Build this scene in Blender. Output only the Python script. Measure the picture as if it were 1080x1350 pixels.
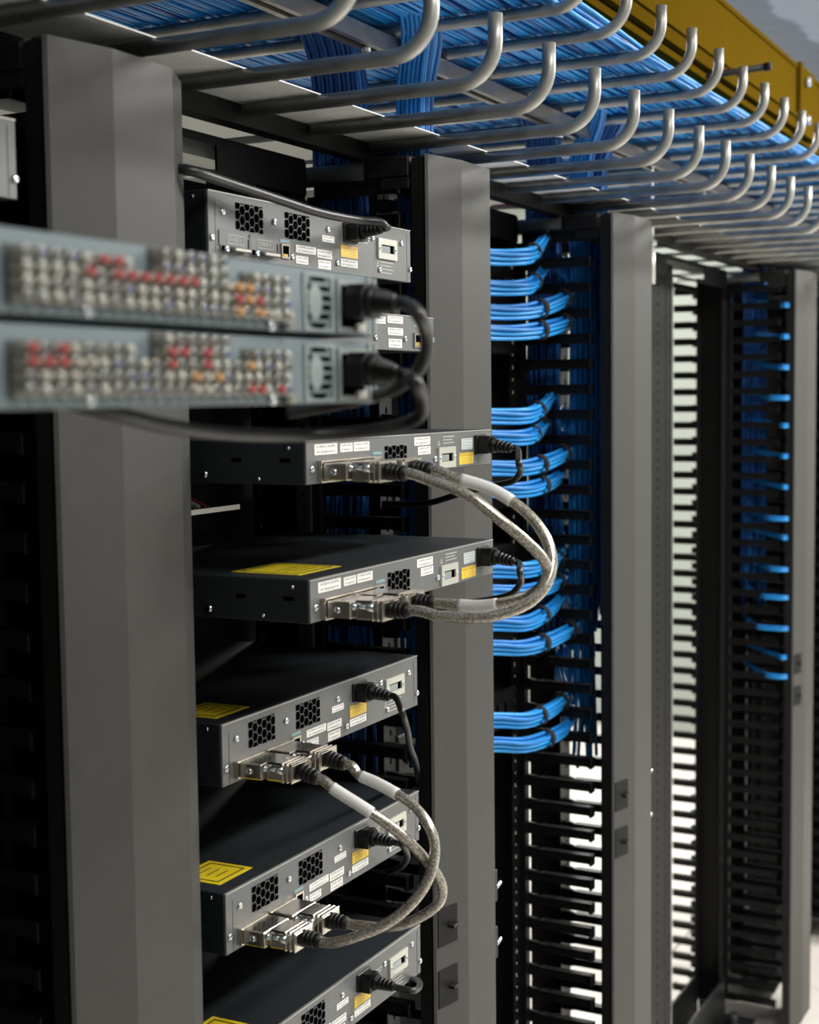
import bpy, math, random
from mathutils import Vector, Matrix

for o in list(bpy.data.objects): bpy.data.objects.remove(o)
S = bpy.context.scene
COL = S.collection
ZO = 1.72          # eye height above the floor; all lengths below are metres, z given from eye height
random.seed(7)

# ------------------------------------------------------------------ camera
YAW, PITCH, ROLL, FPX = math.radians(27.1363), math.radians(-4.50368), math.radians(-.693), 1951.4
Fh = Vector((math.cos(YAW), math.sin(YAW), 0)); Rh = Vector((math.sin(YAW), -math.cos(YAW), 0)); Uh = Vector((0, 0, 1))
F2 = math.cos(PITCH)*Fh + math.sin(PITCH)*Uh
U2 = -math.sin(PITCH)*Fh + math.cos(PITCH)*Uh
R3 = math.cos(ROLL)*Rh + math.sin(ROLL)*U2
U3 = -math.sin(ROLL)*Rh + math.cos(ROLL)*U2
cam = bpy.data.cameras.new('camera'); cam_o = bpy.data.objects.new('camera', cam); COL.objects.link(cam_o)
cam.sensor_fit = 'HORIZONTAL'; cam.sensor_width = 24.0; cam.lens = 24.0*FPX/1080.0
cam.clip_start = .02; cam.clip_end = 60
cam_o.matrix_world = Matrix(((R3.x, U3.x, -F2.x, 0), (R3.y, U3.y, -F2.y, 0), (R3.z, U3.z, -F2.z, ZO), (0, 0, 0, 1)))
cam.dof.use_dof = True; cam.dof.focus_distance = 1.78; cam.dof.aperture_fstop = 5.0
S.camera = cam_o

# ------------------------------------------------------------------ world, lights, exposure
w = bpy.data.worlds.new('world'); S.world = w; w.use_nodes = True
w.node_tree.nodes['Background'].inputs[0].default_value = (.75, .8, .85, 1)
w.node_tree.nodes['Background'].inputs[1].default_value = .02
def area(name, loc, sx, sy, power, col=(1, .975, .93), rot=(0, 0, 0)):
    l = bpy.data.lights.new(name, 'AREA'); l.shape = 'RECTANGLE'; l.size = sx; l.size_y = sy; l.energy = power; l.color = col
    o = bpy.data.objects.new(name, l); COL.objects.link(o); o.location = (loc[0], loc[1], loc[2]+ZO); o.rotation_euler = rot
    return o
for i, x in enumerate((1.0, 3.3, 5.4)):
    area('ceiling_lamp_front', (x, -.62, 1.17), 1.2, .3, (34, 92, 135)[i])
for x in (4.2, 5.8):
    area('ceiling_lamp_back', (x, 2.5, 1.17), 1.2, .3, 110)
S.view_settings.view_transform = 'Standard'; S.view_settings.look = 'None'; S.view_settings.gamma = 1
S.view_settings.use_curve_mapping = False
S.view_settings.exposure = 0.0

# ------------------------------------------------------------------ materials
def mat(name, col, rough=.5, metal=0, bump=0, bscale=200, var=0, vscale=20, spec=.5, coat=0):
    m = bpy.data.materials.new(name); m.use_nodes = True; nt = m.node_tree; b = nt.nodes['Principled BSDF']
    b.inputs['Base Color'].default_value = (*col, 1); b.inputs['Roughness'].default_value = rough; b.inputs['Metallic'].default_value = metal
    b.inputs['Specular IOR Level'].default_value = spec
    b.inputs['Coat Weight'].default_value = coat
    if bump or var:
        tc = nt.nodes.new('ShaderNodeTexCoord')
    if var:
        n = nt.nodes.new('ShaderNodeTexNoise'); n.inputs['Scale'].default_value = vscale; n.inputs['Detail'].default_value = 6
        nt.links.new(tc.outputs['Object'], n.inputs['Vector'])
        mx = nt.nodes.new('ShaderNodeMix'); mx.data_type = 'RGBA'
        mx.inputs[6].default_value = (*[max(0, c*(1-var)) for c in col], 1); mx.inputs[7].default_value = (*[min(1, c*(1+var)) for c in col], 1)
        cr = nt.nodes.new('ShaderNodeMapRange'); cr.inputs[1].default_value = .3; cr.inputs[2].default_value = .7
        nt.links.new(n.outputs['Fac'], cr.inputs[0]); nt.links.new(cr.outputs[0], mx.inputs[0])
        nt.links.new(mx.outputs[2], b.inputs['Base Color'])
    if bump:
        n = nt.nodes.new('ShaderNodeTexNoise'); n.inputs['Scale'].default_value = bscale; n.inputs['Detail'].default_value = 3
        nt.links.new(tc.outputs['Object'], n.inputs['Vector'])
        bp = nt.nodes.new('ShaderNodeBump'); bp.inputs['Strength'].default_value = bump; bp.inputs['Distance'].default_value = .001
        nt.links.new(n.outputs['Fac'], bp.inputs['Height']); nt.links.new(bp.outputs[0], b.inputs['Normal'])
    return m
def print_mat(name, paper, ink, rows=2, xs=26, header=None, thr=.47):
    """sticker with rows of small print"""
    m = bpy.data.materials.new(name); m.use_nodes = True; nt = m.node_tree; b = nt.nodes['Principled BSDF']; L = nt.links.new
    b.inputs['Roughness'].default_value = .45
    tc = nt.nodes.new('ShaderNodeTexCoord'); sp = nt.nodes.new('ShaderNodeSeparateXYZ'); L(tc.outputs['Generated'], sp.inputs[0])
    def M(op, a, c=None):
        n = nt.nodes.new('ShaderNodeMath'); n.operation = op
        for i, v in enumerate((a, c)):
            if v is None: continue
            if isinstance(v, (int, float)): n.inputs[i].default_value = v
            else: L(v, n.inputs[i])
        return n.outputs[0]
    z = sp.outputs['Z']; x = sp.outputs['X']
    fr = M('FRACT', M('MULTIPLY', z, rows)); line = M('MULTIPLY', M('GREATER_THAN', fr, .32), M('LESS_THAN', fr, .74))
    inside = M('MULTIPLY', M('MULTIPLY', M('GREATER_THAN', x, .1), M('LESS_THAN', x, .9)), M('MULTIPLY', M('GREATER_THAN', z, .08), M('LESS_THAN', z, .92)))
    nz = nt.nodes.new('ShaderNodeTexNoise'); nz.inputs['Scale'].default_value = 1; nz.inputs['Detail'].default_value = 1
    cb = nt.nodes.new('ShaderNodeCombineXYZ'); L(M('MULTIPLY', x, xs), cb.inputs[0]); L(M('FLOOR', M('MULTIPLY', z, rows)), cb.inputs[1]); L(M('MULTIPLY', z, rows*1.5), cb.inputs[2])
    L(cb.outputs[0], nz.inputs['Vector'])
    ink_f = M('MULTIPLY', M('MULTIPLY', line, inside), M('GREATER_THAN', nz.outputs['Fac'], thr))
    mx = nt.nodes.new('ShaderNodeMix'); mx.data_type = 'RGBA'; mx.inputs[6].default_value = (*paper, 1); mx.inputs[7].default_value = (*ink, 1)
    L(M('MULTIPLY', ink_f, .75), mx.inputs[0]); out = mx.outputs[2]
    if header:
        m2 = nt.nodes.new('ShaderNodeMix'); m2.data_type = 'RGBA'; m2.inputs[7].default_value = (*header, 1); L(out, m2.inputs[6])
        L(M('MULTIPLY', M('GREATER_THAN', z, .72), .75), m2.inputs[0]); out = m2.outputs[2]
    L(out, b.inputs['Base Color'])
    return m
M = {}
M['cover'] = mat('cover_grey', (.052, .051, .048), .5, 0, .08, 900, .05, 60, spec=.4)
M['black'] = mat('black_powder', (.007, .007, .0075), .5, 0, .08, 700, spec=.35)
M['blackplastic'] = mat('black_plastic', (.0055, .0055, .006), .45, 0, .05, 500, spec=.3)
M['post'] = mat('dark_rack_paint', (.009, .0088, .0086), .5, 0, .1, 600, .15, 8, spec=.2)
M['rubber'] = mat('black_cord', (.014, .014, .016), .36)
M['cordgrey'] = mat('dark_grey_cord', (.035, .034, .035), .33)
M['charcoal'] = mat('charcoal_paint', (.013, .017, .021), .55, 0, .2, 1400, .12, 120, spec=.35)
M['panel'] = mat('switch_panel_grey', (.145, .15, .152), .45, .1, .04, 900, .04, 50)
M['panel_edge'] = mat('bare_edge', (.5, .5, .48), .35, .6)
M['steel'] = mat('zinc_screw', (.72, .76, .8), .18, 1)
M['nickel'] = mat('nickel_shell', (.62, .57, .5), .22, 1, 0, 0, .12, 60)
M['dull'] = mat('nickel_cover', (.5, .48, .44), .35, .9)
M['galv'] = mat('galvanised_tube', (.44, .44, .42), .46, .9, .06, 300, .22, 25)
M['sheet'] = mat('galvanised_sheet', (.93, .93, .9), .5, 0, .04, 120, .10, 42)
M['copperish'] = mat('galvanised_strut', (.5, .46, .42), .34, .9, .03, 200, .15, 30)
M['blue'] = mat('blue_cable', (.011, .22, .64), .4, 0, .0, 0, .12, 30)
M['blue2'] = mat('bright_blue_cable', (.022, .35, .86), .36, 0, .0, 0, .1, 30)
M['blue3'] = mat('deep_shaded_blue_cable', (.006, .09, .36), .42, 0, .0, 0, .12, 30)  # deeper cable tone, also carries the shade inside the managers
M['yellow'] = mat('yellow_duct', (.115, .069, .005), .6, 0, .03, 300, .04, 10, spec=.0)
M['yellowdk'] = mat('yellow_duct_lip', (.10, .058, .004), .6, spec=0)
M['server'] = mat('blue_grey_paint', (.155, .2, .22), .45, .1, .04, 900, .04, 40)
M['serverlt'] = mat('light_frame_grey', (.27, .31, .31), .4, .1)
M['jack'] = mat('jack_metal', (.42, .43, .40), .3, 1)
M['red'] = mat('red_core', (.42, .05, .06), .4); M['orange'] = mat('orange_core', (.6, .3, .1), .4)
M['dkjack'] = mat('dark_core', (.03, .03, .05), .4); M['navy'] = mat('navy_core', (.02, .03, .2), .4); M['cream'] = mat('cream_core', (.45, .43, .36), .4)
M['lblwhite'] = print_mat('white_sticker', (.85, .84, .82), (.12, .12, .13))
M['lblyellow'] = print_mat('yellow_warning_sticker', (.9, .62, .06), (.25, .16, .02), 5, 40, (.6, .38, .03))
M['lblpale'] = print_mat('pale_sticker', (.55, .6, .6), (.2, .24, .26), 4, 18)
M['teal'] = mat('teal_sticker', (.22, .36, .4), .5)
M['laser'] = mat('laser_yellow', (.8, .62, .02), .4, 0, 0, 0, .05, 90)
M['ink'] = mat('black_ink', (.03, .028, .01), .5)
M['inkgrey'] = mat('white_print', (.5, .5, .48), .5)
M['ivory'] = mat('connector_plate', (.6, .6, .53), .35, .3)
M['hole'] = mat('dark_opening', (.002, .002, .0025), 1, spec=0)
M['gold'] = mat('gold_contact', (.7, .5, .15), .3, .8)
M['glassy'] = mat('grey_contact_block', (.33, .37, .38), .25, .2)
M['sleeve'] = mat('white_sleeve', (.78, .78, .78), .4)
M['hanger'] = mat('zinc_tube', (.85, .85, .82), .35, .5)
M['field'] = mat('dark_jack_field', (.05, .06, .07), .6)
M['velcro'] = mat('velcro_strap', (.010, .009, .010), .9, 0, .4, 800)
M['white'] = mat('white_paint', (.75, .73, .68), .6, 0, .05, 40)
M['green'] = mat('green_cable', (.03, .25, .08), .4)
def braid():
    m = mat('braided_cable', (.5, .47, .4), .24, .7, coat=.7); nt = m.node_tree; b = nt.nodes['Principled BSDF']
    tc = nt.nodes.new('ShaderNodeTexCoord'); v = nt.nodes.new('ShaderNodeTexVoronoi'); v.inputs['Scale'].default_value = 420
    nt.links.new(tc.outputs['Object'], v.inputs['Vector'])
    mx = nt.nodes.new('ShaderNodeMix'); mx.data_type = 'RGBA'; mx.inputs[6].default_value = (.82, .78, .70, 1); mx.inputs[7].default_value = (.32, .29, .24, 1)
    mr = nt.nodes.new('ShaderNodeMapRange'); mr.inputs[1].default_value = .1; mr.inputs[2].default_value = .7
    nt.links.new(v.outputs['Distance'], mr.inputs[0]); nt.links.new(mr.outputs[0], mx.inputs[0]); nt.links.new(mx.outputs[2], b.inputs['Base Color'])
    b.inputs['Coat Roughness'].default_value = .12
    return m
M['braid'] = braid()
def floor_mat():
    m = mat('floor_tile', (.72, .69, .64), .3, 0, 0); nt = m.node_tree; b = nt.nodes['Principled BSDF']
    tc = nt.nodes.new('ShaderNodeTexCoord'); n = nt.nodes.new('ShaderNodeTexNoise'); n.inputs['Scale'].default_value = 90; n.inputs['Detail'].default_value = 5
    nt.links.new(tc.outputs['Object'], n.inputs['Vector'])
    mx = nt.nodes.new('ShaderNodeMix'); mx.data_type = 'RGBA'; mx.inputs[6].default_value = (.50, .475, .44, 1); mx.inputs[7].default_value = (.66, .635, .59, 1)
    nt.links.new(n.outputs['Fac'], mx.inputs[0]); nt.links.new(mx.outputs[2], b.inputs['Base Color'])
    return m
M['floor'] = floor_mat(); M['joint'] = mat('floor_joint', (.2, .19, .18), .7)
def ceil_mat():
    m = mat('plaster_ceiling', (.7, .69, .66), .8); nt = m.node_tree; b = nt.nodes['Principled BSDF']; L = nt.links.new
    tc = nt.nodes.new('ShaderNodeTexCoord'); sp = nt.nodes.new('ShaderNodeSeparateXYZ'); L(tc.outputs['Object'], sp.inputs[0])
    n = nt.nodes.new('ShaderNodeTexNoise'); n.inputs['Scale'].default_value = 3; n.inputs['Detail'].default_value = 6; L(tc.outputs['Object'], n.inputs['Vector'])
    a = nt.nodes.new('ShaderNodeMath'); a.operation = 'MULTIPLY_ADD'; L(n.outputs['Fac'], a.inputs[0]); a.inputs[1].default_value = .35; L(sp.outputs['Y'], a.inputs[2])
    g = nt.nodes.new('ShaderNodeMapRange'); L(a.outputs[0], g.inputs[0]); g.inputs[1].default_value = 1.28; g.inputs[2].default_value = 1.30
    mx = nt.nodes.new('ShaderNodeMix'); mx.data_type = 'RGBA'; mx.inputs[6].default_value = (.66, .66, .64, 1); mx.inputs[7].default_value = (.38, .37, .35, 1)
    L(g.outputs[0], mx.inputs[0]); L(mx.outputs[2], b.inputs['Base Color'])
    n2 = nt.nodes.new('ShaderNodeTexNoise'); n2.inputs['Scale'].default_value = 9; n2.inputs['Detail'].default_value = 8; L(tc.outputs['Object'], n2.inputs['Vector'])
    bp = nt.nodes.new('ShaderNodeBump'); bp.inputs['Strength'].default_value = .5; bp.inputs['Distance'].default_value = .02; L(n2.outputs['Fac'], bp.inputs['Height']); L(bp.outputs[0], b.inputs['Normal'])
    return m
M['ceiling'] = ceil_mat(); M['wall'] = mat('wall_paint', (.25, .275, .245), .75, 0, .05, 30)
M['wallwarm'] = mat('front_wall_paint', (.5, .5, .49), .7)

# ------------------------------------------------------------------ mesh helpers
class MB:
    def __init__(s): s.v = []; s.f = []; s.sm = []
    def add(s, verts, faces, smooth=False):
        o = len(s.v); s.v += [tuple(v) for v in verts]; s.f += [tuple(i+o for i in f) for f in faces]; s.sm += [smooth]*len(faces); return s
    def box(s, x0, x1, y0, y1, z0, z1, c=0):
        if x0 > x1: x0, x1 = x1, x0
        if y0 > y1: y0, y1 = y1, y0
        if z0 > z1: z0, z1 = z1, z0
        if c <= 0:
            return s.add([(x0,y0,z0),(x1,y0,z0),(x1,y1,z0),(x0,y1,z0),(x0,y0,z1),(x1,y0,z1),(x1,y1,z1),(x0,y1,z1)],
                         [(0,3,2,1),(4,5,6,7),(0,1,5,4),(1,2,6,5),(2,3,7,6),(3,0,4,7)])
        c = min(c, .49*(x1-x0), .49*(y1-y0), .49*(z1-z0))
        def ring(xa, xb, ya, yb, z):
            return [(xa+c,ya,z),(xb-c,ya,z),(xb,ya+c,z),(xb,yb-c,z),(xb-c,yb,z),(xa+c,yb,z),(xa,yb-c,z),(xa,ya+c,z)]
        def inner(z): return [(x0+c,y0+c,z),(x1-c,y0+c,z),(x1-c,y0+c,z),(x1-c,y1-c,z),(x1-c,y1-c,z),(x0+c,y1-c,z),(x0+c,y1-c,z),(x0+c,y0+c,z)]
        a = [(x0+c,y0+c,z0),(x1-c,y0+c,z0),(x1-c,y1-c,z0),(x0+c,y1-c,z0)]
        r1 = ring(x0,x1,y0,y1,z0+c); r2 = ring(x0,x1,y0,y1,z1-c)
        b = [(x0+c,y0+c,z1),(x1-c,y0+c,z1),(x1-c,y1-c,z1),(x0+c,y1-c,z1)]
        V = a+r1+r2+b; F = [(3,2,1,0),(20,21,22,23)]
        for i in range(8): F.append((4+i,4+(i+1)%8,12+(i+1)%8,12+i))
        for k in range(4):
            i, j = 2*k, 2*k+1
            F.append((k,(k+1)%4,4+j,4+i)); F.append(((k+1)%4,4+(j+1)%8,4+j))
            F.append((12+i,12+j,20+(k+1)%4,20+k)); F.append((12+j,12+(j+1)%8,20+(k+1)%4))
        return s.add(V, F)
    def prism(s, poly, axis, a, b, smooth=False):
        """extrude a closed 2-D polygon along an axis: axis 'z' -> (x,y), 'y' -> (x,z), 'x' -> (y,z)"""
        def q(p, t): return {'z': (p[0],p[1],t), 'y': (p[0],t,p[1]), 'x': (t,p[0],p[1])}[axis]
        n = len(poly); V = [q(p,a) for p in poly]+[q(p,b) for p in poly]
        F = [tuple(range(n-1,-1,-1)), tuple(range(n,2*n))]+[(i,(i+1)%n,n+(i+1)%n,n+i) for i in range(n)]
        return s.add(V, F, smooth)
    def tube(s, path, r, n=8, caps=True, flat=1.0):
        P = [Vector(p) for p in path]; m = len(P)
        R = r if isinstance(r, (list, tuple)) else [r]*m
        T = []
        for i in range(m):
            t = (P[min(i+1,m-1)]-P[max(i-1,0)]); T.append(t.normalized() if t.length > 1e-9 else Vector((1,0,0)))
        up = Vector((0,0,1)) if abs(T[0].z) < .9 else Vector((0,1,0))
        N = (up-T[0]*up.dot(T[0])).normalized(); V = []
        for i in range(m):
            N = (N-T[i]*N.dot(T[i])).normalized(); B = T[i].cross(N)
            for k in range(n):
                a = 2*math.pi*k/n; V.append(P[i]+(N*math.cos(a)+B*math.sin(a))*R[i])
        F = [(i*n+k, i*n+(k+1)%n, (i+1)*n+(k+1)%n, (i+1)*n+k) for i in range(m-1) for k in range(n)]
        s.add(V, F, True)
        if caps:
            o = len(s.v)-len(V)
            s.f.append(tuple(o+k for k in range(n-1,-1,-1))); s.f.append(tuple(o+(m-1)*n+k for k in range(n))); s.sm += [False, False]
        return s
    def build(s, name, material, parent=None, loc=None):
        me = bpy.data.meshes.new(name); me.from_pydata(s.v, [], s.f); me.polygons.foreach_set('use_smooth', s.sm); me.materials.append(M[material]); me.update()
        return link(name, me, parent, loc)
def link(name, me, parent=None, loc=None):
    o = bpy.data.objects.new(name, me); COL.objects.link(o)
    if parent is not None: o.parent = parent
    if loc is not None: o.location = loc
    return o
def tag(o, label, cat, group=None, kind=None):
    if kind == 'structure': o['kind'] = kind; return o
    o['label'] = label; o['category'] = cat
    if group: o['group'] = group
    if kind: o['kind'] = kind
    return o
class Thing:
    """Empty at the base of a thing; parts are written in eye-height coordinates and shifted to the Empty"""
    def __init__(s, name, label, cat, base, group=None):
        s.e = bpy.data.objects.new(name, None); COL.objects.link(s.e); s.b = Vector(base); s.e.empty_display_size = .05
        s.e.location = (base[0], base[1], base[2]+ZO); tag(s.e, label, cat, group)
    def part(s, name, mb, material, parent=None):
        b = s.b; mb.v = [(x-b.x, y-b.y, z-b.z) for x, y, z in mb.v]
        return mb.build(name, material, parent if parent is not None else s.e)
    def inst(s, name, me, at, parent=None):
        o = link(name, me, s.e if parent is None else parent); o.location = (at[0]-s.b.x, at[1]-s.b.y, at[2]-s.b.z); return o
def mesh_only(mb, name, material):
    me = bpy.data.meshes.new(name); me.from_pydata(mb.v, [], mb.f); me.polygons.foreach_set('use_smooth', mb.sm); me.materials.append(M[material]); me.update(); return me
def struct(name, mb, material, z=True):
    mb.v = [(x, y, zz+ZO) for x, y, zz in mb.v]; o = mb.build(name, material); o['kind'] = 'structure'; return o
def spline(pts, n=10):
    """Catmull-Rom through points"""
    P = [Vector(p) for p in pts]; Q = [P[0]*2-P[1]]+P+[P[-1]*2-P[-2]]; out = []
    for i in range(1, len(Q)-2):
        p0, p1, p2, p3 = Q[i-1:i+3]
        for k in range(n):
            t = k/n
            out.append(.5*((2*p1)+(p2-p0)*t+(2*p0-5*p1+4*p2-p3)*t*t+(3*p1-p0-3*p2+p3)*t**3))
    out.append(P[-1]); return out
def sight(x, y, **k):
    """point of the measured photograph frame on a plane X=, Y= or Z= of the room (surveying aid)"""
    d = F2+R3*((x-540)/FPX)-U3*((y-675)/FPX); (a, v), = k.items(); i = 'XYZ'.index(a)
    return d*(v/d[i])

# ------------------------------------------------------------------ the room
FZ = -ZO
X0, X1, Y0, Y1, CZ = -3.0, 7.2, -2.3, 4.6, 1.2
fl = struct('floor', MB().box(X0, X1, Y0, Y1, FZ-.1, FZ-.004), 'joint')
tile = mesh_only(MB().box(-.298, .298, -.298, .298, -.004, 0, .001), 'tile', 'floor')
for i in range(17):
    for j in range(11):
        o = link('floor_tile', tile, fl); o.location = (X0+.32+.6*i, Y0+.32+.6*j, 0)
struct('ceiling', MB().box(X0, X1, Y0, Y1, CZ, CZ+.1), 'ceiling')
struct('wall_back', MB().box(X0, X1, Y1, Y1+.1, FZ, CZ), 'wall')
struct('wall_front', MB().box(X0, X1, Y0-.1, Y0, FZ, CZ), 'wallwarm')
struct('wall_left', MB().box(X0-.1, X0, Y0, Y1, FZ, CZ), 'wall')
struct('wall_right', MB().box(X1, X1+.1, Y0, Y1, FZ, CZ), 'wall')
for n, yy in (('trim_1', Y1-.012),):
    struct(n, MB().box(X0, X1, yy, yy+.012, FZ, FZ+.1), 'black')

# ------------------------------------------------------------------ racks (two-post frames)
VF, VR = 1.04, 1.11      # front and rear faces of the uprights
RT, RB = .297, -1.66
def upright(t, ua, ub, web, mt='post', ho=.5):
    """channel upright: web on one side, two punched flanges"""
    m = MB()
    xw = ub if web > 0 else ua
    m.box(xw-.003, xw, VF, VR, RB, RT) if web > 0 else m.box(xw, xw+.003, VF, VR, RB, RT)
    for yy in (VF, VR-.003):
        c = ua+(ub-ua)*ho; h = .0035
        a, b = (ua, ub-.003) if web > 0 else (ua+.003, ub)
        m.box(a, c-h, yy, yy+.003, RB, RT); m.box(c+h, b, yy, yy+.003, RB, RT)
        z = RB; k = 0
        while z < RT:
            s = .0095 if k % 2 else .006
            m.box(c-h, c+h, yy, yy+.003, z, min(RT, z+.0222-s)); z += .0222; k += 1
    return t.part('upright', m, mt)
def rack(name, label, ul, ur, group='two-post racks in the row', wl=.036, wr=.036, hl=.5, hr=.5):
    t = Thing(name, label, 'rack', ((ul+ur)/2, 1.075, FZ), group)
    upright(t, ul, ul+wl, -1, ho=hl); upright(t, ur-wr, ur, 1, ho=hr)
    # top beam: an angle with a slotted face
    m = MB(); m.box(ul, ur, VF, VR+.02, RT+.016, RT+.02); m.box(ul+.315, ur, VF-.002, VF+.001, RT-.028, RT+.016); m.box(ul+.002, ul+.315, VF-.002, VF+.001, RT+.009, RT+.016); m.box(ul+.002, ul+.315, VF-.002, VF+.001, RT-.028, RT-.022)
    t.part('top_beam', m, 'black')
    m = MB(); m.box(ul, ur, VR+.002, VR+.006, RT-.036, RT-.022); t.part('rear_beam', m, 'black')
    for yy, s in ((VF, -1), (VR, 1)):
        m = MB(); m.box(ul, ur, yy, yy+s*.006, FZ+.03, FZ+.13); m.box(ul, ur, yy, yy+s*.09, FZ+.024, FZ+.03); t.part('base_angle', m, 'black')
        for u in (ul+.08, ur-.08):
            t.part('anchor_bolt', MB().tube([(u, yy+s*.05, FZ), (u, yy+s*.05, FZ+.07)], .012, 8).tube([(u, yy+s*.05, FZ+.03), (u, yy+s*.05, FZ+.045)], .02, 6), 'black')
    return t
rack('equipment_rack', 'black two-post rack at the left edge holding the two blue-grey units', .478, 1.002)
rack('equipment_rack', 'black two-post rack holding the column of charcoal switches', 1.208, 1.733)
t_ = rack('equipment_rack', 'black two-post rack from which the blue bundles come, right of the switches', 1.938, 2.462)
nut = [mesh_only(MB().box(-.0022, .0022, -.0018, 0, -h_, h_, .0006), 'hole_light_dot', 'steel') for h_ in (.0022, .0036)]  # small steel specks stand in for dots of light at the flange holes
for k in range(84): t_.inst('hole_light_dot', nut[k % 2], (2.437, VF, RT-.05-k*.0222))
rack('equipment_rack', 'empty two-post rack hidden mostly behind the third grey cover', 2.678, 3.34, wr=.115)
t_ = rack('equipment_rack', 'empty two-post rack with bright slots beside the far-right grey cover', 3.343, 3.868, wl=.05, hl=.7)
t_.part('edge_glint', MB().box(3.3865, 3.3935, VF-.0015, VF-.0002, RB, RT-.03), 'dull')  # pale strip: light reflecting on the post edge, put into the colour
rack('equipment_rack', 'two-post rack past the far-right grey cover at the picture edge', 4.078, 4.6)

# ------------------------------------------------------------------ vertical cable managers with grey covers
PITCH_U = .04445
PV = .862
def finger_mesh(side):
    """black plastic finger: slim at the root, deeper blade, lip at the tip; runs towards -y, root at y=0"""
    m = MB(); L = .128
    prof = [(0, .0105), (0, -.0105), (-.02, -.0105), (-.03, -.0085), (-L+.006, -.009), (-L, -.0112), (-L, .0082), (-.03, .0062), (-.02, .009)]
    m.prism(prof, 'x', -.004, .004)
    m.box(-.008, .008, -L, -.03, .0062, .0082)          # top flange of the blade
    m.box(-.009, .009, -L-.003, -L+.003, -.0112, .0082, .001)
    return mesh_only(m, 'finger', 'blackplastic')
FING = finger_mesh(1)
def rear_finger_mesh():
    m = MB(); L = .07
    prof = [(0, .010), (0, -.010), (L, -.0095), (L, .0075), (.02, .0065)]
    m.prism(prof, 'x', -.004, .004); m.box(-.008, .008, .02, L, .0065, .0085)
    return mesh_only(m, 'finger', 'blackplastic')
RFING = rear_finger_mesh()
PROF = [(0, 0), (.003, -.003), (.07, -.0195), (.155, -.0225), (.196, -.003), (.2, 0)]
def manager(label, u0, zf, cols=('near', 'far'), rear=(), latches=True, panel_w=.2, closed=False):
    t = Thing('cable_manager', label, 'cable manager', (u0+.1, .98, FZ), 'grey covered vertical cable managers')
    s = panel_w/.2
    # cover: folded sheet with top corner rounded off to the right
    top, bot = .3106, FZ+.02
    m = MB(); out = [(u0+a*s, PV+b) for a, b in PROF]; th = .0025
    inn = [(u0+.003*s, PV+.03)] ; inn2 = [(u0+.197*s, PV+.012)]
    poly = out
    n = len(poly)
    drops = [0, 0, .0005, .002, .006, .014]
    V = [(p[0], p[1], bot) for p in poly]+[(p[0], p[1], top-d) for p, d in zip(poly, drops)]
    back = [(p[0], p[1]+th, z) for (p, z) in [(q, bot) for q in poly]]+[(p[0], p[1]+th, top-d) for p, d in zip(poly, drops)]
    F = [(i, i+1, n+i+1, n+i) for i in range(n-1)]
    m.add(V+back, F+[(2*n+i+1, 2*n+i, 3*n+i, 3*n+i+1) for i in range(n-1)]+[(n+i, n+i+1, 3*n+i+1, 3*n+i) for i in range(n-1)]+[(i+1, i, 2*n+i, 2*n+i+1) for i in range(n-1)]+[(0, n, 3*n, 2*n), (2*n-1, n-1, 3*n-1, 4*n-1)])
    cov = t.part('cover', m, 'cover')
    m = MB(); m.box(u0, u0+.004, PV+.0005, PV+.02, bot, top-.004); t.part('cover_hem', m, 'black')
    m = MB(); m.box(u0+.192*s, u0+.196*s, PV+.003, PV+.03, bot, top-.02); t.part('cover_hem', m, 'black')
    if latches:
        for zc in (-.717, -.802):
            for side, (ua, ub) in (('l', (.004, .044)), ('r', (.188, .2))):
                yy = PV-.019*.35 if side == 'l' else PV-.003
                l = MB()
                if side == 'l':
                    # plate follows the slanted facet
                    P = [(u0+.006, PV-.0042), (u0+.045, PV-.0138)]
                    l.add([(P[0][0], P[0][1]-.001, zc-.026), (P[1][0], P[1][1]-.001, zc-.026), (P[1][0], P[1][1]-.001, zc+.026), (P[0][0], P[0][1]-.001, zc+.026),
                           (P[0][0], P[0][1]+.004, zc-.026), (P[1][0], P[1][1]+.004, zc-.026), (P[1][0], P[1][1]+.004, zc+.026), (P[0][0], P[0][1]+.004, zc+.026)],
                          [(0,1,2,3),(4,7,6,5),(0,4,5,1),(1,5,6,2),(2,6,7,3),(3,7,4,0)])
                    lo = t.part('latch', l, 'post', cov)
                    t.part('latch_knob', MB().box(u0+.024, u0+.042, PV-.020, PV-.010, zc-.003, zc+.001, .001), 'post', cov)
                else:
                    l.box(u0+.196, u0+.206, PV-.004, PV+.004, zc-.024, zc+.024, .001)
                    t.part('latch', l, 'black', cov)
                    t.part('latch_knob', MB().tube([(u0+.204, PV, zc-.006), (u0+.216, PV-.004, zc+.002)], .0035, 8), 'steel', cov)
    # inside: root strips, fingers
    for c in cols:
        uc = u0+(.012 if c == 'near' else .188)
        t.part('finger_strip', MB().box(uc-.012, uc+.006, VF-.012, VF-.0005, RB+.01, RT-.03), 'blackplastic')
        k = 0; z = zf+PITCH_U
        while z > FZ+.07:
            t.inst('finger', FING, (uc, VF-.008, z)); z -= PITCH_U
    for c in rear:
        uc = u0+(.012 if c == 'near' else .188)
        t.part('finger_strip', MB().box(uc-.005, uc+.005, VR, VR+.012, RB+.01, RT-.03), 'blackplastic')
        z = zf+PITCH_U
        while z > FZ+.07:
            t.inst('finger', RFING, (uc, VR+.006, z)); z -= PITCH_U
    # top: spool bar across the depth, front corner blocks
    t.part('top_spool_bar', MB().tube([(u0+.02, VF+.02, .297), (u0+.02, .925, .297)], .0135, 14), 'panel')
    t.part('top_crosspiece', MB().box(u0+.004, u0+.2, VR-.02, VR, .262, .276), 'black')
    t.part('top_block', MB().box(u0+.002, u0+.03, .886, .955, .283, .312, .003), 'black')
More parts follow.
